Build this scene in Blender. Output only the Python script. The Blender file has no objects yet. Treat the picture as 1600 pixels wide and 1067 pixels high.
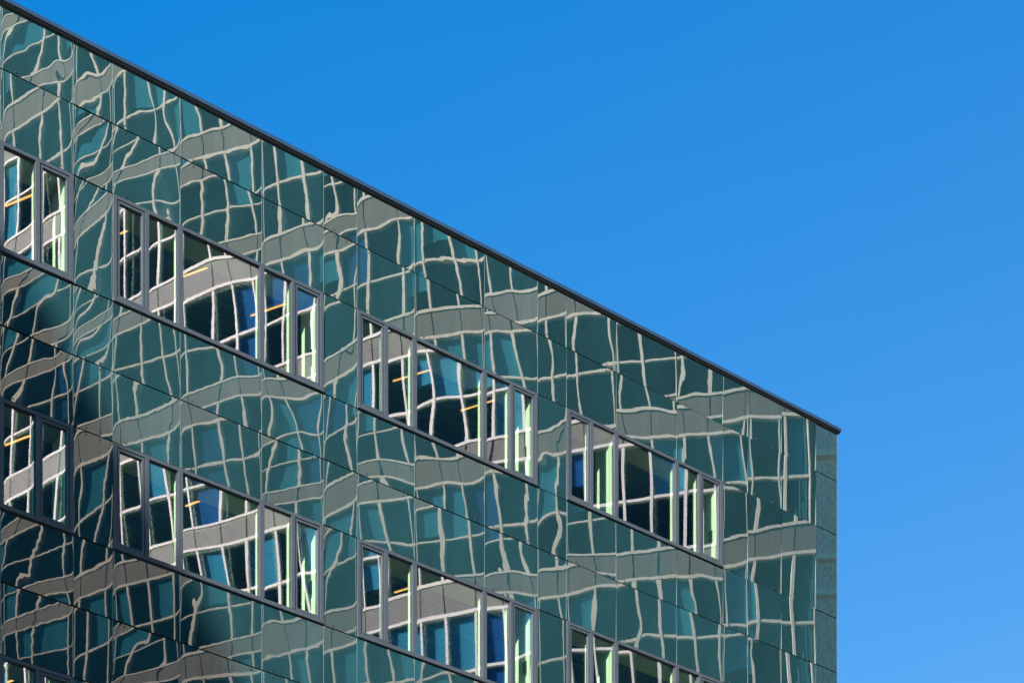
import bpy, math, random
import numpy as np
from mathutils import Vector
R = math.radians
sc = bpy.context.scene
COL = sc.collection

# ------------------------------------------------------------------ camera
FPX = 3111.0                                   # focal length, in units of 1/1600 frame width
cam_d = bpy.data.cameras.new('camera')
cam = bpy.data.objects.new('camera', cam_d)
COL.objects.link(cam)
cam.location = (0, 0, 1.6)
cam.rotation_euler = (R(90), 0, 0)
cam_d.sensor_width = 36.0
cam_d.lens = FPX / 1600 * 36.0
cam_d.shift_y = (2650 - 533.5) / 1600
cam_d.clip_start = 0.1
cam_d.clip_end = 6000
sc.camera = cam

# ------------------------------------------------------------------ our wall's own frame
FL = 3.6                                       # storey height
P1 = np.array([6.11, 37.43])                   # foot of the visible corner
T = np.array([0.8137, 0.5813]); T /= np.linalg.norm(T)
M = np.array([T[1], -T[0]])                    # outward normal of the glass wall
TH = math.atan2(T[1], T[0])

# ------------------------------------------------------------------ sun and sky
S_M, S_T, S_Z = 0.44, -0.83, 0.34
sd = np.array([*(S_M * M + S_T * T), S_Z]); sd /= np.linalg.norm(sd)
SUN_EL = math.asin(sd[2]); SUN_AZ = math.atan2(sd[0], sd[1])
w = bpy.data.worlds.new('World'); sc.world = w; w.use_nodes = True
nt = w.node_tree; nt.nodes.clear()
sky = nt.nodes.new('ShaderNodeTexSky'); sky.sky_type = 'NISHITA'
sky.sun_disc = False; sky.sun_elevation = SUN_EL; sky.sun_rotation = SUN_AZ
sky.altitude = 0; sky.air_density = 1.0; sky.dust_density = 0.2; sky.ozone_density = 4.0
bg = nt.nodes.new('ShaderNodeBackground'); bg.inputs['Strength'].default_value = 0.0570
out = nt.nodes.new('ShaderNodeOutputWorld')
hs = nt.nodes.new('ShaderNodeHueSaturation'); hs.inputs['Saturation'].default_value = 1.20; hs.inputs['Value'].default_value = 0.9
nt.links.new(sky.outputs[0], hs.inputs['Color']); 
# deeper, polarised blue away from the horizon haze: a slow drift of tint over the sky dome
tcw = nt.nodes.new('ShaderNodeTexCoord'); dt = nt.nodes.new('ShaderNodeVectorMath'); dt.operation = 'DOT_PRODUCT'
dt.inputs[1].default_value = (0.35, 0.30, -0.89); nt.links.new(tcw.outputs['Generated'], dt.inputs[0])
mrw = nt.nodes.new('ShaderNodeMapRange'); mrw.inputs['From Min'].default_value = -0.408; mrw.inputs['From Max'].default_value = -0.056
nt.links.new(dt.outputs['Value'], mrw.inputs['Value'])
cw_ = nt.nodes.new('ShaderNodeMix'); cw_.data_type = 'RGBA'; cw_.inputs[6].default_value = (0.12, 1.36, 1.58, 1); cw_.inputs[7].default_value = (1.25, 1.25, 1.18, 1)
nt.links.new(mrw.outputs[0], cw_.inputs[0])
mlw = nt.nodes.new('ShaderNodeMix'); mlw.data_type = 'RGBA'; mlw.blend_type = 'MULTIPLY'; mlw.inputs[0].default_value = 1.0
nt.links.new(hs.outputs[0], mlw.inputs[6]); nt.links.new(cw_.outputs[2], mlw.inputs[7]); nt.links.new(mlw.outputs[2], bg.inputs[0]); nt.links.new(bg.outputs[0], out.inputs[0])
sun_d = bpy.data.lights.new('sun', 'SUN'); sun_d.energy = 5.0; sun_d.angle = R(0.5)
sun_d.color = (1.0, 0.93, 0.84)
sun = bpy.data.objects.new('sun', sun_d); COL.objects.link(sun)
sun.rotation_euler = Vector((-sd[0], -sd[1], -sd[2])).to_track_quat('-Z', 'Y').to_euler()
sun.location = (-60, -60, 60)
vs = sc.view_settings
vs.view_transform = 'Standard'; vs.look = 'None'; vs.gamma = 1.0; vs.exposure = 1.90
sc.cycles.max_bounces = 12; sc.cycles.glossy_bounces = 6; sc.cycles.transparent_max_bounces = 24
sc.cycles.diffuse_bounces = 3
sc.cycles.caustics_reflective = False; sc.cycles.caustics_refractive = False

# ------------------------------------------------------------------ helpers
def tag(o, label=None, cat=None, group=None, kind=None):
    if label: o['label'] = label
    if cat: o['category'] = cat
    if group: o['group'] = group
    if kind: o['kind'] = kind
    return o

def empty(name, loc=(0, 0, 0), rz=0.0, parent=None):
    o = bpy.data.objects.new(name, None); COL.objects.link(o)
    o.location = loc; o.rotation_euler = (0, 0, rz); o.parent = parent
    return o

class MB:
    def __init__(s): s.v = []; s.f = []
    def box(s, x0, x1, y0, y1, z0, z1):
        n = len(s.v)
        s.v += [(x0,y0,z0),(x1,y0,z0),(x1,y1,z0),(x0,y1,z0),(x0,y0,z1),(x1,y0,z1),(x1,y1,z1),(x0,y1,z1)]
        for q in ((0,3,2,1),(4,5,6,7),(0,1,5,4),(1,2,6,5),(2,3,7,6),(3,0,4,7)):
            s.f.append(tuple(n + i for i in q))
        return s
    def hexa(s, pts):                      # 4 bottom + 4 top points
        n = len(s.v); s.v += [tuple(map(float, p)) for p in pts]
        for q in ((0,3,2,1),(4,5,6,7),(0,1,5,4),(1,2,6,5),(2,3,7,6),(3,0,4,7)):
            s.f.append(tuple(n + i for i in q))
        return s
    def ring(s, x0, x1, y0, y1, z0, z1, l, r=None, b=None, t=None):
        r = l if r is None else r; b = l if b is None else b; t = l if t is None else t
        s.box(x0, x0 + l, y0, y1, z0, z1); s.box(x1 - r, x1, y0, y1, z0, z1)
        s.box(x0 + l, x1 - r, y0, y1, z0, z0 + b); s.box(x0 + l, x1 - r, y0, y1, z1 - t, z1)
        return s
    def quad(s, a, b, c, d):
        n = len(s.v); s.v += [tuple(map(float, p)) for p in (a, b, c, d)]; s.f.append((n, n+1, n+2, n+3)); return s
    def build(s, name, mat, parent=None, bevel=0, loc=(0, 0, 0)):
        me = bpy.data.meshes.new(name); me.from_pydata(s.v, [], s.f); me.update()
        o = bpy.data.objects.new(name, me); COL.objects.link(o)
        me.materials.append(mat); o.parent = parent; o.location = loc
        if bevel:
            m = o.modifiers.new('bevel', 'BEVEL'); m.width = bevel; m.segments = 2; m.limit_method = 'ANGLE'
        return o

def grid(name, X, Z, Y, mat, parent, thick=None):
    """sheet in the local XZ plane facing -Y; X,Z 1-D arrays, Y 2-D [z][x] outward bulge."""
    nx, nz = len(X), len(Z)
    gx, gz = np.meshgrid(X, Z)
    co = np.stack([gx, Y, gz], -1).reshape(-1, 3)
    idx = np.arange(nx * nz).reshape(nz, nx)
    f = np.stack([idx[:-1, :-1], idx[:-1, 1:], idx[1:, 1:], idx[1:, :-1]], -1).reshape(-1, 4)
    me = bpy.data.meshes.new(name)
    me.vertices.add(nx * nz); me.vertices.foreach_set('co', co.ravel().astype(np.float32))
    nf = len(f)
    me.loops.add(nf * 4); me.loops.foreach_set('vertex_index', f.ravel().astype(np.int32))
    me.polygons.add(nf); me.polygons.foreach_set('loop_start', np.arange(0, nf * 4, 4, dtype=np.int32))
    me.polygons.foreach_set('use_smooth', np.ones(nf, dtype=bool))
    me.update(calc_edges=True); me.validate()
    me.materials.append(mat)
    o = bpy.data.objects.new(name, me); COL.objects.link(o); o.parent = parent
    return o

# ------------------------------------------------------------------ materials
def new_mat(name):
    m = bpy.data.materials.new(name); m.use_nodes = True
    m.node_tree.nodes.clear(); return m, m.node_tree
def pbr(name, col, rough=0.5, metal=0.0, spec=0.5, noise=0.0, nscale=3.0, bump=0.0, stretch=(1, 1, 1), emit=None):
    m, t = new_mat(name)
    o = t.nodes.new('ShaderNodeOutputMaterial'); p = t.nodes.new('ShaderNodeBsdfPrincipled')
    p.inputs['Base Color'].default_value = (*col, 1); p.inputs['Roughness'].default_value = rough
    p.inputs['Metallic'].default_value = metal; p.inputs['Specular IOR Level'].default_value = spec
    if emit:
        p.inputs['Emission Color'].default_value = (*emit[0], 1); p.inputs['Emission Strength'].default_value = emit[1]
    if noise or bump:
        tc = t.nodes.new('ShaderNodeTexCoord'); mp = t.nodes.new('ShaderNodeMapping')
        mp.inputs['Scale'].default_value = stretch
        n = t.nodes.new('ShaderNodeTexNoise'); n.inputs['Scale'].default_value = nscale; n.inputs['Detail'].default_value = 6
        t.links.new(tc.outputs['Object'], mp.inputs[0]); t.links.new(mp.outputs[0], n.inputs['Vector'])
        if noise:
            r = t.nodes.new('ShaderNodeMapRange'); r.inputs['To Min'].default_value = 1 - noise; r.inputs['To Max'].default_value = 1 + noise
            r.inputs['From Min'].default_value = 0.3; r.inputs['From Max'].default_value = 0.7
            v = t.nodes.new('ShaderNodeVectorMath'); v.operation = 'SCALE'; v.inputs[0].default_value = col
            t.links.new(n.outputs['Fac'], r.inputs[0]); t.links.new(r.outputs[0], v.inputs['Scale'])
            t.links.new(v.outputs[0], p.inputs['Base Color'])
        if bump:
            b = t.nodes.new('ShaderNodeBump'); b.inputs['Strength'].default_value = 0.6; b.inputs['Distance'].default_value = bump
            t.links.new(n.outputs['Fac'], b.inputs['Height']); t.links.new(b.outputs[0], p.inputs['Normal'])
    t.links.new(p.outputs[0], o.inputs[0])
    return m

def fres(t, mix, top, power=2.4, cap=1.0):
    # mirror share grows from head-on to grazing views: top * ((1-cos)/0.39)^p
    lw = t.nodes.new('ShaderNodeLayerWeight'); lw.inputs['Blend'].default_value = 0.5
    d = t.nodes.new('ShaderNodeMath'); d.operation = 'DIVIDE'; d.inputs[1].default_value = 0.39
    p = t.nodes.new('ShaderNodeMath'); p.operation = 'POWER'; p.inputs[1].default_value = power
    m = t.nodes.new('ShaderNodeMath'); m.operation = 'MULTIPLY'; m.inputs[1].default_value = top; m.use_clamp = True
    t.links.new(lw.outputs['Facing'], d.inputs[0]); t.links.new(d.outputs[0], p.inputs[0]); t.links.new(p.outputs[0], m.inputs[0])
    mn = t.nodes.new('ShaderNodeMath'); mn.operation = 'MINIMUM'; mn.inputs[1].default_value = cap
    t.links.new(m.outputs[0], mn.inputs[0]); t.links.new(mn.outputs[0], mix.inputs[0])
def enamel_glass():
    """back-painted dark green glass: teal body under a mirror-like coat, faintly dusty."""
    m, t = new_mat('enamelled_glass')
    o = t.nodes.new('ShaderNodeOutputMaterial'); mix = t.nodes.new('ShaderNodeMixShader')
    d = t.nodes.new('ShaderNodeBsdfDiffuse'); g = t.nodes.new('ShaderNodeBsdfGlossy')
    tc = t.nodes.new('ShaderNodeTexCoord'); n = t.nodes.new('ShaderNodeTexNoise'); mp = t.nodes.new('ShaderNodeMapping')
    mp.inputs['Scale'].default_value = (1.5, 1.5, 0.4); n.inputs['Scale'].default_value = 1.2; n.inputs['Detail'].default_value = 5
    t.links.new(tc.outputs['Object'], mp.inputs[0]); t.links.new(mp.outputs[0], n.inputs['Vector'])
    r = t.nodes.new('ShaderNodeMapRange'); r.inputs['From Min'].default_value = .3; r.inputs['From Max'].default_value = .7
    r.inputs['To Min'].default_value = .85; r.inputs['To Max'].default_value = 1.15
    v = t.nodes.new('ShaderNodeVectorMath'); v.operation = 'SCALE'; v.inputs[0].default_value = PANEL_BODY
    oi = t.nodes.new('ShaderNodeObjectInfo'); ro = t.nodes.new('ShaderNodeMapRange'); ro.inputs['To Min'].default_value = .84; ro.inputs['To Max'].default_value = 1.16
    mm = t.nodes.new('ShaderNodeMath'); mm.operation = 'MULTIPLY'
    t.links.new(oi.outputs['Random'], ro.inputs[0]); t.links.new(ro.outputs[0], mm.inputs[0]); t.links.new(r.outputs[0], mm.inputs[1])
    t.links.new(n.outputs['Fac'], r.inputs[0]); t.links.new(mm.outputs[0], v.inputs['Scale']); t.links.new(v.outputs[0], d.inputs['Color'])
    g.inputs['Roughness'].default_value = 0.0
    ms = t.nodes.new('ShaderNodeMapping'); ms.inputs['Scale'].default_value = (9, 9, 0.55)
    ns = t.nodes.new('ShaderNodeTexNoise'); ns.inputs['Scale'].default_value = 1.6; ns.inputs['Detail'].default_value = 5
    t.links.new(tc.outputs['Object'], ms.inputs[0]); t.links.new(ms.outputs[0], ns.inputs['Vector'])
    rg = t.nodes.new('ShaderNodeMapRange'); rg.inputs['From Min'].default_value = .35; rg.inputs['From Max'].default_value = .65
    rg.inputs['To Min'].default_value = .88; rg.inputs['To Max'].default_value = 1.0
    vg = t.nodes.new('ShaderNodeVectorMath'); vg.operation = 'SCALE'; vg.inputs[0].default_value = PANEL_COAT
    t.links.new(ns.outputs['Fac'], rg.inputs[0]); t.links.new(rg.outputs[0], vg.inputs['Scale']); t.links.new(vg.outputs[0], g.inputs['Color'])
    n2 = t.nodes.new('ShaderNodeTexNoise'); n2.inputs['Scale'].default_value = 7; n2.inputs['Detail'].default_value = 1
    t.links.new(tc.outputs['Object'], n2.inputs['Vector'])
    b = t.nodes.new('ShaderNodeBump'); b.inputs['Strength'].default_value = 1.0; b.inputs['Distance'].default_value = 0.00003
    t.links.new(n2.outputs['Fac'], b.inputs['Height']); t.links.new(b.outputs[0], g.inputs['Normal'])
    fres(t, mix, PANEL_REFL)
    t.links.new(d.outputs[0], mix.inputs[1]); t.links.new(g.outputs[0], mix.inputs[2]); t.links.new(mix.outputs[0], o.inputs[0])
    return m
def clear_glass(name, fac, gl, tr, bump=0.0):
    m, t = new_mat(name)
    o = t.nodes.new('ShaderNodeOutputMaterial'); mix = t.nodes.new('ShaderNodeMixShader')
    a = t.nodes.new('ShaderNodeBsdfTransparent'); g = t.nodes.new('ShaderNodeBsdfGlossy')
    a.inputs[0].default_value = (*tr, 1); g.inputs['Color'].default_value = (*gl, 1); g.inputs['Roughness'].default_value = 0.0
    if fac > .3: fres(t, mix, fac, 1.0, fac)
    else: mix.inputs[0].default_value = fac
    t.links.new(a.outputs[0], mix.inputs[1]); t.links.new(g.outputs[0], mix.inputs[2]); t.links.new(mix.outputs[0], o.inputs[0])
    return m

PANEL_BODY = (0.0105, 0.036, 0.042)
PANEL_COAT = (1.0, 0.91, 0.80)
PANEL_REFL = 0.46
m_panel = enamel_glass()
m_pane = clear_glass('coated_window_glass', 0.52, (1.0, 0.93, 1.0), (0.88, 1.0, 0.84))
m_inner = clear_glass('inner_window_glass', 0.10, (0.9, 1.0, 0.98), (0.95, 1.0, 0.97))
m_frame = pbr('anthracite_aluminium', (0.036, 0.046, 0.058), 0.5, 0.0, 0.22, noise=0.08, nscale=8, bump=0.0004)
m_coping = pbr('coping_metal', (0.014, 0.040, 0.085), 0.4, 0.2, 0.5, noise=0.12, nscale=1.3)
m_seal = pbr('joint_sealant', (0.085, 0.12, 0.115), 0.6)
m_black = pbr('black_gasket', (0.006, 0.007, 0.009), 0.6)
m_inwhite = pbr('white_inner_frame', (0.86, 0.93, 0.82), 0.5)
m_headbd = pbr('ceiling_board', (0.40, 0.48, 0.45), 0.7)
m_ceil = pbr('ceiling_slats', (0.14, 0.28, 0.44), 0.8)
m_room = pbr('room_wall', (0.11, 0.21, 0.33), 0.9)
m_roof = pbr('roof_felt', (0.08, 0.08, 0.08), 0.9, noise=.2)
m_lamp = pbr('warm_lamp', (0.9, 0.5, 0.2), 0.5, emit=((1.0, 0.46, 0.14), 0.6))
m_handle = pbr('handle_metal', (0.05, 0.07, 0.08), 0.4, 0.6)
m_cream = pbr('cream_metal', (0.68, 0.61, 0.54), 0.45, 0.0, 0.4, noise=0.05, nscale=0.6)
m_spand = pbr('grey_cladding', (0.168, 0.152, 0.138), 0.55, 0.0, 0.3, noise=0.10, nscale=0.5, stretch=(2, 2, 0.25))
m_far = clear_glass('far_window_glass', 0.022, (0.7, 0.9, 1.0), (0.30, 0.62, 0.75))
m_blind = pbr('pale_blind', (0.24, 0.38, 0.39), 0.8, noise=0.05)
m_blue = pbr('blue_blind', (0.05, 0.11, 0.27), 0.8, noise=0.05)
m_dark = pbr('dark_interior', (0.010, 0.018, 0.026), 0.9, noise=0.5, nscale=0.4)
m_stone = pbr('rough_grey_stone', (0.60, 0.50, 0.46), 0.9, noise=0.4, nscale=9, bump=0.01, stretch=(2.5, 2.5, 0.8))
m_ground = pbr('pavement', (0.16, 0.155, 0.15), 0.9, noise=0.2, nscale=0.7)
m_brick = pbr('plain_render', (0.30, 0.27, 0.24), 0.9, noise=0.15, nscale=0.5)

# ------------------------------------------------------------------ ground
tag(MB().quad((-900, -900, 0), (900, -900, 0), (900, 900, 0), (-900, 900, 0)).build('ground', m_ground), kind='structure')

# ------------------------------------------------------------------ the building across the street (seen mirrored)
# depth of its mirror image for each picture column, then folded back over the glass wall
KX = np.array([-900, -500, -200, 40, 340, 700, 910, 1100, 1285.])
KQ = np.array([1520, 1810, 1985, 2092, 2225, 2335, 2375, 2400, 2415.])
cf = np.polyfit(KX / 1000, KQ, 4)
def virt(x):
    q = np.polyval(cf, x / 1000); z = 124654.0 / q
    return np.array([(x - 800) * z / FPX, z])
def fold(p):
    d = np.dot(p - P1, M); return p - 2 * d * M
xs = np.linspace(-960, 1380, 1000)
pts = np.array([fold(virt(x)) for x in xs])
arc = np.concatenate([[0], np.cumsum(np.linalg.norm(np.diff(pts, axis=0), axis=1))])
def RP(s): return np.array([np.interp(s, arc, pts[:, 0]), np.interp(s, arc, pts[:, 1])])
def XS(s): return float(np.interp(s, arc, xs))
START = float(np.interp(-760, xs, arc)); TOT = float(np.interp(1248, xs, arc))
LEAN, ZREF = 0.075, 33.0                      # the block's fins rake gently back along the street
def RN(s):
    a, b = RP(s - .3), RP(s + .3); d = (b - a) / np.linalg.norm(b - a)
    n = np.array([d[1], -d[0]])
    return n if np.dot(n, np.array([-1., 0.])) > 0 else -n
rnd = random.Random(11)
cuts = [START]; wid = [0.90, 0.72, 0.98, 0.70, 0.86, 0.74, 0.80]; i = 0
while cuts[-1] < TOT - 1.0:
    cuts.append(cuts[-1] + wid[i % 7] * (1 + 0.08 * (rnd.random() - .5))); i += 1
if TOT - cuts[-2] < 1.25: cuts[-1] = TOT
else: cuts.append(TOT)
NF = 18
BAND_C = 11.125                               # level of one band centre, in storeys above the camera
OFF = (BAND_C % 1.0) * FL + 1.6               # height of the lowest band centre
across = empty('office_block', (*RP(TOT * .6), 0))
tag(across, 'tall curved office block with cream framed windows and grey floor bands facing the glass wall', 'building')
inv = -np.array([*RP(TOT * .6), 0.0])
def P3(s, z, o=0.0):
    s = s - LEAN * (z - ZREF)
    p = RP(s) + o * RN(s); return np.array([p[0], p[1], z]) + inv
def seg(mb, s0, s1, z0, z1, o0, o1):         # block following the curve
    mb.hexa([P3(s0, z0, o1), P3(s1, z0, o1), P3(s1, z0, o0), P3(s0, z0, o0),
             P3(s0, z1, o1), P3(s1, z1, o1), P3(s1, z1, o0), P3(s0, z1, o0)])
def run(mb, S, z0, z1, oin, O):               # one continuous band along the curve
    n = len(mb.v)
    for s_, o_ in zip(S, O):
        for z_, oo in ((z0, o_), (z0, oin), (z1, oin), (z1, o_)): mb.v.append(tuple(map(float, P3(s_, z_, oo))))
    for i in range(len(S) - 1):
        a_ = n + 4 * i; b_ = a_ + 4
        for q in range(4): mb.f.append((a_ + q, a_ + (q + 1) % 4, b_ + (q + 1) % 4, b_ + q))
    mb.f.append((n, n + 3, n + 2, n + 1)); e_ = n + 4 * (len(S) - 1); mb.f.append((e_, e_ + 1, e_ + 2, e_ + 3))
BH = 0.33                                     # half height of the grey band
BW = 0.082                                     # cream rail above and below it
rest_f, rest_p = MB(), MB()
cells = []
for k in range(NF):
    zc = OFF + k * FL
    grv, go = [], []
    for c_ in cuts:
        grv += [c_ - .02, c_ - .008, c_ + .008, c_ + .02]; go += [0.0, -.06, -.06, 0.0]
    b = MB(); run(b, grv[3:-3], zc - BH + .001, zc + BH - .001, -0.14, go[3:-3]); b.build('spandrel', m_spand, across)
    for zz in (zc + BH, zc - BH - BW):
        r = MB(); run(r, cuts, zz, zz + BW, -0.14, [0.03] * len(cuts)); r.build('rail', m_cream, across)
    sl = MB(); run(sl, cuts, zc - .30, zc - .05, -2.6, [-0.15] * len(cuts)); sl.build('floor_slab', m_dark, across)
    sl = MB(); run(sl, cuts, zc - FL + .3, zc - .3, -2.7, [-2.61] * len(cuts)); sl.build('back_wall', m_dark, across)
    if k < NF - 1:
        for j in range(len(cuts) - 1): cells.append((k, j))
def view_dist(c):
    k, j = c; s = (cuts[j] + cuts[j+1]) / 2; x = XS(s)
    y = 2650 - (OFF + k * FL + FL / 2 - 1.6) * np.polyval(cf, x / 1000) / (11.13 * FL)
    return abs(x - 650) + abs(y - 520)
order = sorted(cells, key=view_dist); first = set(order[:96])
bl = {}
for k, j in cells:
    rr = random.Random(k * 977 + j * 31)
    z0 = OFF + k * FL + BH + BW; z1 = OFF + (k + 1) * FL - BH - BW
    a0, a1 = cuts[j], cuts[j + 1]; zm = z0 + (z1 - z0) * 0.50
    ind = (k, j) in first
    fr = MB() if ind else rest_f
    mw = 0.037
    seg(fr, a0, a0 + mw, z0, z1, -0.14, 0.02); seg(fr, a1 - mw, a1, z0, z1, -0.14, 0.02)
    seg(fr, a0 + mw, a1 - mw, zm - .037, zm + .037, -0.12, 0.01)
    wo = fr.build('window', m_cream, across) if ind else None
    pg = MB() if ind else rest_p
    pg.quad(P3(a0 + mw, z0, -.07), P3(a1 - mw, z0, -.07), P3(a1 - mw, z1, -.07), P3(a0 + mw, z1, -.07))
    if ind: pg.build('pane', m_far, wo)
    # blinds drawn to different depths
    key = (k, j)
    t = rr.random()
    if a1 - a0 > 0.72 and t < 0.52 or t < 0.20:
        drop = rr.choice([0.46, 0.40, 0.30, 0.47, 0.80, 1.0, 0.46])
        bm = m_blind if rr.random() < .84 else m_blue
        zb = z1 - (z1 - z0) * drop
        mm = MB() if ind else bl.setdefault(bm.name, (MB(), bm))[0]
        mm.quad(P3(a0 + mw, zb, -.135), P3(a1 - mw, zb, -.135), P3(a1 - mw, z1, -.135), P3(a0 + mw, z1, -.135))
        if ind: mm.build('blind', bm, wo)
tag(rest_f.build('window', m_cream, across), kind='stuff')
tag(rest_p.build('pane', m_far, across), kind='stuff')
for mm, bm in bl.values(): tag(mm.build('blind', bm, across), kind='stuff')
ZT = OFF + (NF - 1) * FL + .6
rf = MB()
run(rf, cuts, ZT, ZT + .3, -8, [.1] * len(cuts))
rf.build('roof', m_spand, across)

# cream fins and a grey pier close its far end; a stone tower stands behind them
for (a0, a1, o1, nm, mt) in ((0.0, .10, .0, 'corner_fin', m_cream), (.10, .46, -.10, 'pier', m_spand), (.46, .55, -.05, 'corner_fin', m_cream), (.551, .75, -.12, 'pier', m_spand)):
    tw = MB(); seg(tw, TOT + a0, TOT + a1, 0, ZT, -2.5, o1)
    tw.build(nm, mt, across)
e0 = RP(TOT + .6); dd = RP(TOT + .6) - RP(TOT - .4); dd /= np.linalg.norm(dd); nn = RN(TOT)
ang = math.atan2(dd[1], dd[0])
st = empty('stone_tower', (*e0, 0), ang)
tag(st, 'rough grey stone tower adjoining the end of the curved office block', 'tower')
tw = MB(); tw.box(-2.2, 14, -9, -2.8, 0, ZT + 2); tw.box(-.25, 14, -2.8, -.35, 0, ZT + 2)
tw.build('wall', m_stone, st)
for k in range(NF):                            # stone string courses and a raised rib
    for dz_ in (-.47, .47):
        MB().box(-.3, 1.05, -.349, -.20, OFF + k * FL + dz_ - .07, OFF + k * FL + dz_ + .07).build('ledge', m_cream, st)
MB().box(1.12, 1.22, -.349, -.22, 0, ZT + 1).build('rib', m_cream, st)

# ------------------------------------------------------------------ the block whose shadow crosses the glass wall
def wallpt(px, py):                            # picture point -> point on the glass wall
    h = 401.5 - 102.3 * px / 1308; z = FPX * FL / h
    return np.array([(px - 800) * z / FPX, z, 1.6 + (2650 - py) / h * FL])
A = wallpt(24, 385); B = wallpt(382, 1067)
A2 = A + sd * 42
# find the roof edge (level) whose shadow runs from A to B
tb = (B - A2)
lam = (A2[2] - B[2]) / sd[2]
B2 = B + sd * lam
caster = empty('apartment_block', (A2[0], A2[1], 0), math.atan2(B2[1] - A2[1], B2[0] - A2[0]))
tag(caster, 'plain rendered apartment block behind the camera throwing its shadow on the glass wall', 'building')
Lc = np.linalg.norm((B2 - A2)[:2]) + 14
cb = MB(); cb.box(0, Lc, -12, 0, 0, A2[2] - .15); cb.build('wall', m_brick, caster)
cb = MB(); cb.box(-.05, Lc + .05, -12.05, 0, A2[2] - .149, A2[2]); cb.build('roof', m_roof, caster)
cw = MB()
for k in range(10):
    for q in range(int(Lc // 3)):
        cw.box(1 + q * 3, 2.6 + q * 3, -.02, .03, 1.2 + k * 3.4, 2.8 + k * 3.4)
cw.build('window', m_frame, caster)

# ------------------------------------------------------------------ the glass building
bld = empty('glass_office_building', (P1[0], P1[1], 0), TH)
tag(bld, 'dark green glass-clad office building with ribbons of grey framed windows under a blue sky', 'building')
CAMZ = 1.6
def lev(l): return CAMZ + l * FL
A0, A1_, A2_, A3_ = 1.075, 1.365, 1.085, 0.605
cols = [0.0, -0.55, -1.42, -2.25, -2.85]
groups = []
for g in range(5):
    r0 = cols[-1]
    cols += [r0 - A2_, r0 - A2_ - A1_, r0 - A2_ - A1_ - A0]
    groups.append((cols[-1], r0))
    cols.append(cols[-1] - A3_)
xl = cols[-1]
Z_TOP, Z_J1 = lev(6.600), lev(6.344)
WT = [lev(6.062 - k) for k in range(6)]; WB = [lev(5.628 - k) for k in range(6)]; JM = [lev(5.345 - k) for k in range(6)]

def q_of(x): return np.polyval(cf, x / 1000) / 11.13
def px_of(X):                                  # picture column of a wall position
    p = P1 + X * T; return 800 + FPX * p[0] / p[1]
def py_of(X, z):
    p = P1 + X * T; return 2650 - FPX * (z - CAMZ) / p[1]

# how the mirror image sits in each pane of the real wall: where floor bands ('b') and window
# transoms ('t') of the block across the street are met, read off enlargements (origin, scale)
CR = dict(K0=(0,0,5.333),K1=(270,120,5.333),K2=(270,240,5.333),K3=(100,440,5.333),K4=(100,580,5.333),K5=(380,540,5.333),
 K6=(380,680,5.333),K7=(640,640,5.333),J0=(640,780,5.333),J1=(860,780,5.333),J2=(860,460,5.333),J3=(540,300,5.333),
 J4=(0,480,5.335),J5=(160,860,5.153),J6=(360,860,5.153),J7=(820,440,5.93),N0=(1080,580,5.333),N1=(1080,800,4.0),
 N2=(0,760,3.476),N3=(0,380,4.1),N4=(0,200,5.333),N5=(170,290,4.444),N6=(530,460,4.444),N7=(860,620,5.333),
 N8=(170,680,3.556),N9=(540,830,4.503),NX=(870,950,4.848),NB=(640,420,4.85),NC=(0,610,4.85),PX=(0,0,1),
 Q1=(90,250,4.45),Q2=(480,490,4.45),Q3=(1110,730,6.67),Q4=(480,790,4.45),Q5=(390,400,4.45))
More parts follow.
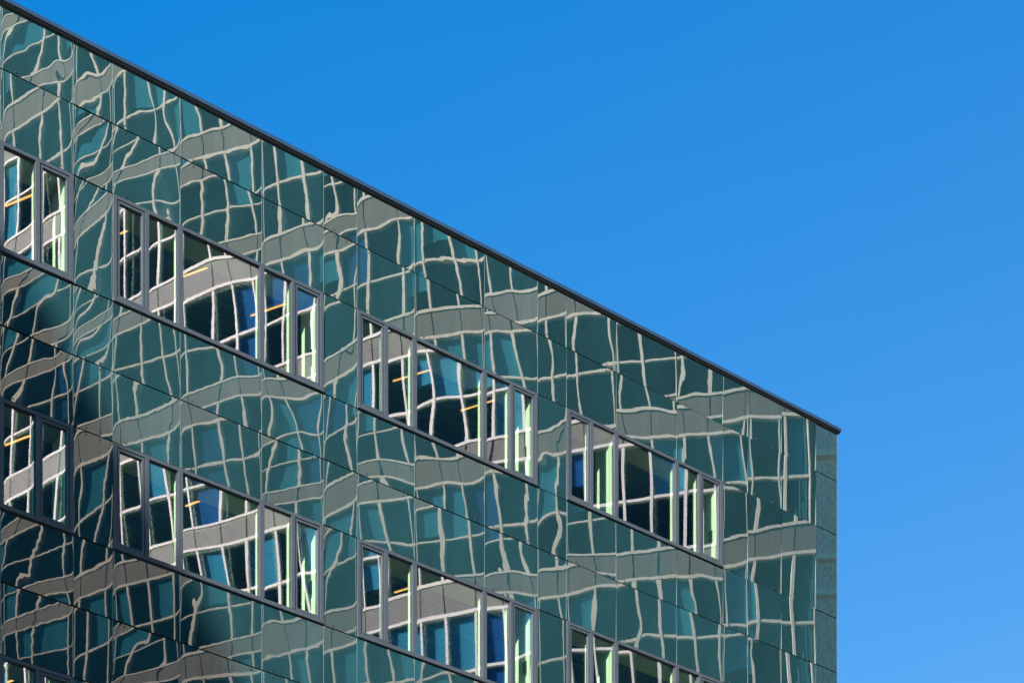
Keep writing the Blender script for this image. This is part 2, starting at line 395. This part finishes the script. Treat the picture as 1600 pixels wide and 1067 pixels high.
FEAT = '''
a16 K0 t0 80,520 220,400 500,280 b1 320,685 450,628 620,532
a15 K0 b0 700,800 800,730 940,635
a14 K0 t0 980,1005 1220,915 1480,840
a13 K1 b0 180,580 340,560 520,515 700,440
a12 K1 t0 680,940 920,870 1250,790
a11 K2 t0 1275,280 1370,220 1450,215 b1 1290,660 1400,600 1530,565
a10 J3 b0 120,190 300,130
a9 J3 t0 590,610 720,570 920,575 1160,540
a8 NB b0 660,290 830,300 970,270
a7 J7 b0 140,225 260,200 380,180
a6 J7 b0 400,200 620,150
a5 J2 t0 560,570 700,545 940,545 1055,525 b1 1020,915
a4 J2 t0 1070,520 1140,505 b1 1100,955 1250,930 1430,910
a3 N0 b0 270,300 460,260
a2 N0 b0 480,262 740,258
a1 N0 b0 760,240 900,245
b16 K0 b0 90,1010 240,860 400,790
b15 N4 t0 660,330 770,230 930,110 b1 850,480 940,420
b14 N4 t0 960,180 1060,90 1150,60 b1 970,450 1180,320 1420,270
b13 K2 b0 230,120 400,125 t1 120,600 220,550 400,520 600,460 750,390 b2 450,790 600,765 745,730
b12 K2 b0 790,805 960,755 1200,685
b11 K2 b0 1280,735 1480,660 t1 1450,1145 1535,1100
b10 J3 t0 110,770 280,715 500,645 b1 450,1130
b9 NB b0 60,420 210,385 400,395 565,380
b8 NB b0 600,400 800,390 t1 700,800 860,815 970,820
b7 NB t0 980,840 1080,815 1190,790
b6 NB t0 1210,800 1380,785 1500,775
b5 N7 b0 600,215 740,210 950,225 1050,225
b4 N7 b0 1090,205 1400,190
b3 N0 b0 300,400 t1 310,920 400,915 470,935
b2 N0 t0 490,900 600,885 740,885
b1 N0 t0 760,885 900,875
w0-15 Q1 b0 135,570 200,440 300,360 380,290 t1 180,860 290,810 390,720
w0-11 Q2 b0 135,415 240,350 350,275
w0-7 K7 b0 1090,300 1200,255 1310,210
w0-3 Q3 t0 150,225 260,225 b1 150,890 280,855 390,845
w0-2 N1 b0 370,210 560,180
w0-1 N1 b0 580,175 720,160
c0-16 N3 b0 80,250 200,170 t1 70,530 180,430 300,350 450,270 b2 400,590 470,530
c0-15 N3 t0 500,370 590,300 b1 500,600 580,520 720,430
c0-14 K3 b0 440,375 600,270 t1 450,740 560,690 700,660 850,655 980,600
c0-13 K3 t0 990,610 1060,555 1180,540 1350,550 b1 1050,1010 1250,930 1590,870
c0-12 K5 b0 190,370 380,345 500,340 t1 310,770 440,735 680,680
c0-11 K5 t0 700,790 800,700 950,670
c0-10 K5 t0 970,770 1060,730 1200,695 1290,675 b1 1000,1027 1140,1002 1300,1045 1420,1055
c0-9 K7 b0 70,525 240,510 500,490 620,470
c0-8 K7 b0 650,400 t1 730,975 860,945 1080,925
c0-7 K7 t0 1090,945 1190,895 1310,885
c0-6 J1 t0 155,205 300,185 440,145 b1 180,510 400,530 550,550
c0-5 J1 b0 570,570 750,545 1050,520
c0-4 J1 b0 1080,520 1400,545
c0-3 N1 t0 230,705 340,710
c0-2 N1 t0 370,690 550,675
c0-1 N1 t0 580,690 700,690
d0-16 J4 t0 85,320 210,225 b1 100,605 250,510 420,450 590,370 t2 330,830 450,800 620,715
d0-15 J4 t0 680,690 780,630 950,580 b1 800,1030
d0-14 K4 b0 450,550 600,490 780,430 980,350
d0-13 K4 b0 1000,360 1200,310 t1 1060,815 1250,760 1400,770 1600,715
d0-12 K6 t0 190,290 300,230 480,205 600,155 b1 200,540 320,480 580,485 685,450
d0-11 K6 b0 700,550 830,480 960,420
d0-10 K6 b0 980,490 1200,440 t1 1030,865 1120,855 1250,890 1370,920 1440,905
d0-9 J0 t0 60,365 280,345 430,330 640,265 b1 500,700 640,715
d0-8 J0 t0 650,355 740,340 850,315 b1 680,710 850,690 1080,710
d0-7 J0 b0 1090,720 1200,700 1320,680
d0-6 J1 b0 170,670 350,640 550,600
d0-5 NX t0 520,255 620,230 900,205
d0-4 NX t0 930,205 1100,210 1260,205
d0-3 NX t0 1280,210 1400,195
w1-15 NC b0 590,460 700,390 850,330 t1 590,1025 760,920 860,810
w1-11 Q4 t0 140,460 200,415 355,345 b1 140,830 360,770
w1-3 NX b0 1280,570
c1-16 N2 b0 60,240 130,195 t1 60,455 210,350 330,345 440,290 b2 250,570
c1-15 N2 b0 420,575 500,520 620,465
c1-14 N2 b0 640,485 800,460 900,430 t1 780,755 900,720 990,695
c1-13 J5 t0 660,565 740,520 900,480 1080,430 1230,400 b1 1000,800 1290,740
c1-12 J6 b0 290,740 450,680 740,650
c1-11 J6 b0 790,700 1000,640
c1-10 J6 t0 1180,1055 1490,1025
d1-16 N2 b0 90,755 250,700 400,640 t1 130,930 220,915 390,885
d1-15 N2 t0 420,930 620,830
d1-14 J5 t0 120,870 220,810 480,710 b1 250,1050 620,960
d1-13 J5 b0 660,950 820,915 1000,920
p0-3-3 N4 t0 60,600 150,550 280,470 b1 270,920
p0-3-4 N4 b0 370,890 520,800
p0-2-0 N5 t0 80,525 240,440
p0-2-1 N5 t0 300,405 480,320 b1 300,795 480,720
p0-2-2 N5 b0 530,690 720,620 900,565 1050,545 t1 870,1050 1050,980
p0-2-3 N5 t0 1100,945 1270,880
p0-2-4 Q5 t0 345,380 480,325 b1 340,770 480,740
p0-1-0 N6 b0 170,390 300,350
p0-1-1 N6 b0 350,340 510,310 t1 350,830 510,800
p0-1-2 N6 b0 560,290 t1 550,765 700,720 850,700 1000,670 b2 950,1100
p0-1-3 N6 t0 1035,675 1190,640 b1 1080,1075 1180,1058
p0-1-4 K7 b0 880,290 1030,270
p0-0-0 N7 b0 180,320 320,300
p0-0-1 N7 b0 370,290 530,260 t1 370,890 530,870
p0-0-2 N7 t0 570,870 750,845 1040,800
p0-0-3 N7 t0 1080,800 1230,770
p0-0-4 N7 t0 1270,770 1400,755
p1-3-3 NC t0 50,350 280,230 b1 50,770 280,655
p1-3-4 NC b0 330,615 520,505
p1-2-0 N8 t0 65,440 190,400
p1-2-1 N8 t0 240,360 385,330 b1 240,680 385,640
p1-2-2 N8 t0 430,295 560,270 b1 430,580 630,530 850,480 t2 760,860 850,830
p1-2-3 N8 b0 880,450 1020,415 t1 880,835 1020,800
p1-2-4 N8 t0 1055,760 1170,750
p1-1-0 N9 t0 130,190 270,170 b1 130,630 270,600
p1-1-1 N9 b0 320,570 480,530
p1-1-2 N9 b0 520,515 700,465 900,440 t1 850,990 980,945
p1-1-3 N9 b0 1015,440 1165,420 t1 1015,925 1165,910
p1-1-4 N9 t0 1210,880 1330,845
p1-0-0 NX t0 120,310 250,310
p1-0-1 NX t0 290,300 440,300
'''
TARGET = {}
for line in FEAT.split('\n'):
    w_ = line.split()
    if not w_: continue
    ox, oy, scl = CR[w_[1]]; feats = []
    for tok in w_[2:]:
        if tok[0] in 'bt': feats.append((tok[0], int(tok[1:]), []))
        else:
            px, py = map(float, tok.split(',')); feats[-1][2].append((ox + px / scl, oy + py / scl))
    TARGET[w_[0]] = feats

def gain(x, y):                                # picture px moved per radian of tilt of the glass
    h = 401.5 - 102.3 * x / 1308; z1 = FPX * FL / h; z2 = FPX * FL / q_of(x)
    dx, dz = (x - 800) / FPX, (2650 - y) / FPX
    n = math.sqrt(1 + dx * dx + dz * dz); ch = math.sqrt(1 + dx * dx) / n
    ci = -(dx * M[0] + M[1]) / n
    return 2 * ci / ch ** 3 * (z2 - z1) * math.sqrt(1 + dx * dx) * FPX / z2

def fit_warp(key, X0, Wd, Z0, Ht):
    """least-squares shift field  D = c0 + c1 u + c2 u^2 + c3 v + c4 u v  in radians of tilt"""
    if key not in TARGET: return None
    feats = TARGET[key]
    rows_, rhs = [], []
    best = None
    xm, ym = np.mean([p for f in feats for p in f[2]], axis=0)
    base_t = feats[0][0]; frac = BAND_C % 1.0 + (0 if base_t == 'b' else 0.5)
    for n in range(4, 18):
        L0 = n + frac; err = 0; k = 0
        for (ty, rel, ps) in feats:
            for (x, y) in ps:
                err += y - (2650 - (L0 - 0.5 * rel) * q_of(x)); k += 1
        if best is None or abs(err / k) < best[0]: best = (abs(err / k), L0)
    L0 = best[1]
    p_of = lambda x, y: None
    for (ty, rel, ps) in feats:
        wgt = 1.0 / math.sqrt(len(ps))
        for (x, y) in ps:
            # picture point -> place on the sheet
            wp = wallpt(x, y); Xl = float(np.dot(wp[:2] - P1, T)); Zl = wp[2]
            u = (Xl - X0) / Wd * 2 - 1; v = (Zl - Z0) / Ht * 2 - 1
            u = max(-1.1, min(1.1, u)); v = max(-1.2, min(1.2, v))
            D = (y - (2650 - (L0 - 0.5 * rel) * q_of(x))) / gain(x, y)
            rows_.append([wgt, wgt * u, wgt * u * u, wgt * v, wgt * u * v]); rhs.append(wgt * D)
    A_ = np.array(rows_ + [[0, .13, 0, 0, 0], [0, 0, .22, 0, 0], [0, 0, 0, .15, 0], [0, 0, 0, 0, .4]])
    b_ = np.array(rhs + [0, 0, 0, 0])
    c, *_ = np.linalg.lstsq(A_, b_, rcond=None)
    return np.clip(c, -.03, .03)

WA, WB_, EDGE = 0.0010, 0.00026, 0.0105
def warp(rs, Wd, Ht, nx, nz, amp=1.0, key=None, X0=0, Z0=0, extra=1.0):
    Z = np.linspace(0, Ht, nz)
    u = np.linspace(-1, 1, nx); X = (np.sin(u * 1.35) / math.sin(1.35) + 1) / 2 * Wd
    gx, gz = np.meshgrid(X, Z)
    H = np.zeros_like(gx)
    c = fit_warp(key, X0, Wd, Z0, Ht)
    for i in range(5):
        lx = 0.9 + 1.4 * rs.random(); lz = 0.9 + 1.8 * rs.random()
        sl = WA * amp * (0.4 + rs.random())
        kx, kz = 2 * math.pi / lx * rs.choice([-1, 1]), 2 * math.pi / lz
        if rs.random() < .4: kz *= 0.25
        H += sl / math.hypot(kx, kz) * np.sin(kx * gx + kz * gz + rs.random() * 6.28)
    for i in range(3):
        l = 0.11 + .30 * rs.random() ** 1.5; a = rs.random() * 6.28
        H += WB_ * amp * amp * l / 6.28 * np.sin((gx * math.cos(a) + gz * math.sin(a)) / l * 6.28 + rs.random() * 6)
    # each sheet has its own temper: most calm, some restless, a few dented at a fixing
    H *= (0.45 + 1.3 * rs.random() ** 1.5) / 1.0
    if amp > .9 and rs.random() < .42:
        for i in range(1):
            cx_, cz_ = (.15 + .7 * rs.random()) * Wd, (.15 + .7 * rs.random()) * Ht
            r_ = .11 + .14 * rs.random(); r2_ = r_ * (1 + 1.2 * rs.random())
            H += rs.choice([-1, 1, 1]) * (0.0018 + .0024 * rs.random()) * r_ * np.exp(-((gx - cx_) / r_) ** 2 - ((gz - cz_) / r2_) ** 2)
    # pinched along the upright edges where the sheet is held
    e = 0.035
    sgn = 0.3 + 0.9 * rs.random()
    H -= amp * EDGE * e * sgn * (np.exp(-gx / e) + np.exp(-(Wd - gx) / e))
    tx = 0.0009 * (rs.random() - .5) * (amp > .4)
    if c is None:
        H += (0.0025 * (rs.random() - .5)) * (gz - Ht / 2)
        c = None
    else:
        U = gx / Wd * 2 - 1; V = gz / Ht * 2 - 1
        g0_ = c[0] + c[1] * U + c[2] * U * U; g1_ = c[3] + c[4] * U
        H -= extra * Ht / 2 * (g0_ * V + g1_ * V * V / 2)
    H += tx * (gx - Wd / 2)
    return X, Z, H

def project_area(X0, X1, Z0, Z1):
    a, b = px_of(X0), px_of(X1)
    t, bo = py_of((X0+X1)/2, Z1), py_of((X0+X1)/2, Z0)
    a, b = max(0, a), min(1600, b); t, bo = max(0, t), min(1067, bo)
    return max(0, b - a) * max(0, bo - t)
panels = []                                    # (key, x0, x1, z0, z1)
G = 0.0035
rows = [('a', Z_J1 + .009, Z_TOP + .06), ('b', WT[0] + .009, Z_J1 - .009)]
for k in range(3):
    rows.append(('c%d' % k, JM[k] + .009, WB[k] - .009)); rows.append(('d%d' % k, WT[k+1] + .009, JM[k] - .009))
for rn, z0, z1 in rows:
    for i in range(len(cols) - 1):
        panels.append(((rn, i), cols[i+1] + G, cols[i] - G, z0, z1))
inwin = lambda c: any(g0 - .01 <= c <= g1 + .01 for g0, g1 in groups)
for k in range(3):
    for i in range(len(cols) - 1):
        if not inwin((cols[i] + cols[i+1]) / 2):
            panels.append((('w%d' % k, i), cols[i+1] + G, cols[i] - G, WB[k] + .009, WT[k] - .009))
panels.sort(key=lambda p: -project_area(*p[1:]))
rest = MB()
for n, (key, x0, x1, z0, z1) in enumerate(panels):
    ar = project_area(x0, x1, z0, z1)
    rs = random.Random(hash((key[0] == 'a', ord(key[0][0]), len(key[0]) and (ord(key[0][-1])), key[1])) & 0xffff)
    if n < 100 and ar > 0:
        nx = max(14, int((x1 - x0) / .022)); nz = max(14, int((z1 - z0) / .028))
        X, Z, H = warp(rs, x1 - x0, z1 - z0, nx, nz, (0.95 if key[1] > 1 else 0.3), (key[0] if len(key[0]) == 1 else key[0] + '-') + str(key[1]), x0, z0)
        o = grid('facade_panel', X, Z, -H, m_panel, bld); o.location = (x0, 0, z0)
    else:
        rest.quad((x0, 0, z0), (x1, 0, z0), (x1, 0, z1), (x0, 0, z1))
# storeys under the picture, down to the street
zlow = min(p[3] for p in panels) - .018
zz = zlow; q = 0
while zz > 0.1:
    hgt = min([1.0, 1.02, 1.55][q % 3], zz)
    for i in range(len(cols) - 1):
        rest.quad((cols[i+1] + G, 0, zz - hgt + .009), (cols[i] - G, 0, zz - hgt + .009), (cols[i] - G, 0, zz - .009), (cols[i+1] + G, 0, zz - .009))
    zz -= hgt; q += 1
tag(rest.build('facade_panel', m_panel, bld), kind='stuff')
# small dark clips holding the sheets along the level joints
cp = MB()
for zj in [Z_J1] + [z for k in range(3) for z in (WT[k], WB[k], JM[k])]:
    for i in range(len(cols) - 1):
        wdt = cols[i] - cols[i+1]
        for xx in (cols[i+1] + min(.2, wdt * .3), cols[i] - min(.2, wdt * .3)):
            jx = .02 * math.sin(xx * 57 + zj * 13)
            for sg in (1, -1):
                iw = inwin(xx) and ((zj in WT and sg < 0) or (zj in WB and sg > 0))
                if iw: continue
                zc_ = zj + sg * .048
                cp.box(xx + jx - .0055, xx + jx + .0055, -.009, -.002, zc_ - .011, zc_ + .011)
tag(cp.build('panel_clip', m_black, bld), kind='stuff')
# upright sealant lines and carrier behind the joints
se = MB()
for c in cols:
    for (rn, z0, z1) in rows: se.box(c - G, c + G, -0.0005, 0.008, z0, z1)
for k in range(3):
    for c in cols:
        if not inwin(c) : se.box(c - G, c + G, -0.0005, 0.008, WB[k] + .009, WT[k] - .009)
tag(se.build('joint_sealant', m_seal, bld), kind='stuff')
bk = MB()
def back(z0, z1): bk.box(xl, -.001, .03, .30, z0, z1)
back(WT[0] + .001, Z_TOP + .06)
for k in range(5): back(WT[k+1] + .001, WB[k] - .001)
for k in range(6):
    pr = xl
    for (g0, g1) in reversed(groups):
        bk.box(pr, g0 - .001, .03, .30, WB[k], WT[k]); pr = g1 + .001
    bk.box(pr, -.001, .03, .30, WB[k], WT[k])
bk.box(xl, -.001, .03, .30, 0, WB[5] - .001)
bk.build('wall', m_black, bld)
# flank wall round the corner, back wall, roof
DEP = 14.0
fw = MB()
zs = [0, 3, 6.2, 9.4, 12.6, JM[2], WT[2], JM[1], WT[1], WB[0], WT[0], Z_J1, Z_TOP + .06]
zs = sorted(zs)
for j in range(7):
    for a, b in zip(zs[:-1], zs[1:]): fw.box(-.03, 0.0, .012 + j * 2.0, .004 + (j+1) * 2.0, a + .009, b - .009)
fw.build('side_wall', m_panel, bld)
MB().box(-.4, -.031, .31, DEP, 0, Z_TOP).build('end_wall', m_room, bld)
MB().box(xl, -.4, DEP - .3, DEP, 0, Z_TOP).build('back_wall', m_room, bld)
MB().box(xl - .3, xl, .03, DEP, 0, Z_TOP).build('party_wall', m_room, bld)
MB().box(xl, -.05, .31, DEP, Z_TOP - .3, Z_TOP - .02).build('roof', m_roof, bld)
# coping: folded metal with a soffit lip, in lengths with fine joints
OV = 0.058
seams = [0.055] + [-1.9 - 3.0 * i for i in range(8)]
for i in range(len(seams) - 1):
    a, b = seams[i+1], seams[i]
    c = MB(); c.box(a + .002, b - .002, -OV, .45, Z_TOP + .004, Z_TOP + .053)
    c.box(a + .002, b - .002, -OV - .006, -OV + .012, Z_TOP - .002, Z_TOP + .057)
    c.build('coping', m_coping, bld, bevel=.003)
c = MB(); c.box(-.6, .049, .46, DEP, Z_TOP + .004, Z_TOP + .053); c.build('coping', m_coping, bld, bevel=.003)
sf = MB(); sf.box(xl, .045, -OV + .014, .02, Z_TOP - .02, Z_TOP + .0); sf.build('soffit', m_black, bld)

# --- ribbon windows
def ribbon(k, gi, g0, g1, zb, zt, detail=True):
    W0 = .052                                   # outer frame
    f = MB(); yf, yb = -0.014, 0.075
    cell = [g0, g0 + A0 / 2, g0 + A0, g0 + A0 + A1_, g1 - A2_ / 2, g1]
    f.ring(g0 + .003, g1 - .003, yf, yb, zb + .004, zt - .004, W0 + .01, W0 + .01, .075, W0)
    hw = [None, .033, .041, .041, .033, None]
    for c in range(1, 5): f.box(cell[c] - hw[c], cell[c] + hw[c], yf, yb, zb + .079, zt - .004 - W0)
    wn = f.build('window', m_frame, bld, bevel=.003)
    sl = MB(); sl.box(g0 + .003, g1 - .003, yf - .022, yf - .001, zb + .004, zb + .030); sl.build('sill', m_frame, wn, bevel=.003)
    z0, z1 = zb + .079, zt - .004 - W0
    for c in range(5):
        a = cell[c] + (hw[c] if hw[c] else W0 + .013); b = cell[c+1] - (hw[c+1] if hw[c+1] else W0 + .013)
        rs = random.Random(7000 + k * 131 + gi * 17 + c)
        yg = 0.022
        if c in (0, 4):
            s = MB(); s.ring(a + .007, b - .007, -.004, .06, z0 + .007, z1 - .007, .036); s.build('sash', m_frame, wn, bevel=.003)
            gk = MB(); gk.ring(a, b, .012, .03, z0, z1, .008); gk.build('gasket', m_black, wn)
            a += .042; b -= .042; zz0, zz1 = z0 + .042, z1 - .042
        else:
            zz0, zz1 = z0, z1
            gk = MB(); gk.ring(a, b, .004, .02, z0, z1, .007); gk.build('gasket', m_black, wn)
        nx = max(14, int((b - a) / .013)); nz = max(14, int((zz1 - zz0) / .014))
        X, Z, H = warp(rs, b - a, zz1 - zz0, nx, nz, .45, 'p%d-%d-%d' % (k, gi, c), a, zz0)
        p = grid('pane', X, Z, yg - H, m_pane, wn); p.location = (a, 0, zz0)
        X, Z, H = warp(rs, b - a, zz1 - zz0, nx, nz, .5, 'p%d-%d-%d' % (k, gi, c), a, zz0)
        H += 0.0022 * (X[None, :] - (b - a) / 2)
        p = grid('inner_pane', X, Z, yg + .022 - H, m_inner, wn); p.location = (a, 0, zz0)
    # white inner lining
    li = MB()
    for c in range(1, 5): li.box(cell[c] - .03, cell[c] + .03,   .078, .145, zb + .1, zt - .05)
    li.build('inner_mullion', m_inwhite, wn)
    rv = MB()
    rv.box(g1 - .118, g1 - .01, .078, .50, zb + .05, zt + .02)
    if gi == 0: rv.box(cell[2] - .03, cell[2] + .03, .17, .55, zb + .05, zt + .02)
    rv.build('reveal', m_inwhite, wn)
    hb = MB(); hb.box(g0 + .01, g1 - .119, .078, .50, zt - .045, zt - .02); hb.build('head_board', m_headbd, wn)
    sb = MB(); sb.box(g0 + .01, g1 - .119, .078, .50, zb + .03, zb + .07); sb.build('window_board', m_inwhite, wn)
    h = MB(); zc = zb + (zt - zb) * .40; x = g1 - .118
    h.box(x - .014, x - .001, .15, .20, zc - .10, zc + .10); h.box(x - .06, x - .014, .165, .185, zc + .02, zc + .05)
    h.box(x - .064, x - .044, .13, .165, zc - .13, zc + .05)
    h.build('handle', m_handle, wn)
for k in range(3):
    for gi, (g0, g1) in enumerate(groups[:4]):
        if k == 2 and gi < 3: continue
        ribbon(k, gi, g0, g1, WB[k], WT[k])
# plain windows outside the picture
for k in range(6):
    for gi, (g0, g1) in enumerate(groups):
        if (k < 2 and gi < 4) or (k == 2 and gi == 3): continue
        f = MB(); f.ring(g0 + .003, g1 - .003, -.014, .075, WB[k] + .004, WT[k] - .004, .07)
        for c in (g0 + A0/2, g0 + A0, g0 + A0 + A1_, g1 - A2_/2): f.box(c - .045, c + .045, -.014, .075, WB[k] + .074, WT[k] - .074)
        wn = f.build('window', m_frame, bld)
        MB().quad((g0 + .07, .03, WB[k] + .07), (g1 - .07, .03, WB[k] + .07), (g1 - .07, .03, WT[k] - .07), (g0 + .07, .03, WT[k] - .07)).build('pane', m_pane, wn)
# rooms behind the windows
for k in range(6):
    c = MB(); zc = WT[k] + .16
    c.box(xl, -.4, .31, 6.0, zc + .03, zc + .25)
    for j in range(24): c.box(xl, -.4, .46 + j * .14, .46 + j * .14 + .09, zc, zc + .029)
    c.build('ceiling', m_ceil, bld)
MB().box(xl, -.4, 6.01, 6.1, 0, Z_TOP - .31).build('corridor_wall', m_room, bld)

# --- lit ceiling lamps seen through the glass (picture end points)
def ceil_pt(px, py, zc):
    z = FPX * (zc - CAMZ) / (2650 - py); return np.array([(px - 800) * z / FPX, z])
lamps = [(0, (8, 323), (88, 290), 'amber strip lamp behind the upper window at the left edge of the photo'),
         (0, (188, 366), (222, 351), 'short amber strip lamp behind the leftmost sash of the upper middle-left ribbon'),
         (0, (285, 433), (352, 409), 'amber strip lamp behind the broad pane of the upper middle-left window ribbon'),
         (0, (392, 494), (462, 470), 'amber strip lamp near the two right-hand panes of the upper middle-left window ribbon'),
         (0, (614, 596), (700, 570), 'amber strip lamp behind the left panes of the rosy upper window ribbon'),
         (0, (720, 642), (800, 617), 'amber strip lamp behind the right panes of the rosy upper window ribbon'),
         (1, (8, 696), (76, 670), 'amber strip lamp behind the second row window at the left edge of the photo'),
         (1, (290, 791), (334, 775), 'amber strip lamp behind the broad pane of the lower middle-left window ribbon'),
         (1, (616, 926), (680, 906), 'amber strip lamp behind the broad pane of the lowest middle window ribbon'),
         (2, (12, 1066), (48, 1052), 'amber strip lamp in the window at the bottom left corner of the photo')]
for k, a, b, lab in lamps:
    zc = WT[k] + .10
    pa, pb = ceil_pt(*a, zc), ceil_pt(*b, zc)
    mid = (pa + pb) / 2; L = np.linalg.norm(pb - pa)
    e = empty('ceiling_lamp', (mid[0], mid[1], zc), math.atan2(pb[1] - pa[1], pb[0] - pa[0]))
    tag(e, lab, 'lamp', 'amber strip lamps on the office ceilings')
    MB().box(-L/2, L/2, -.03, .03, .012, .05).build('housing', m_headbd, e)
    MB().box(-L/2, L/2, -.011, .011, 0, .011).build('tube', m_lamp, e)
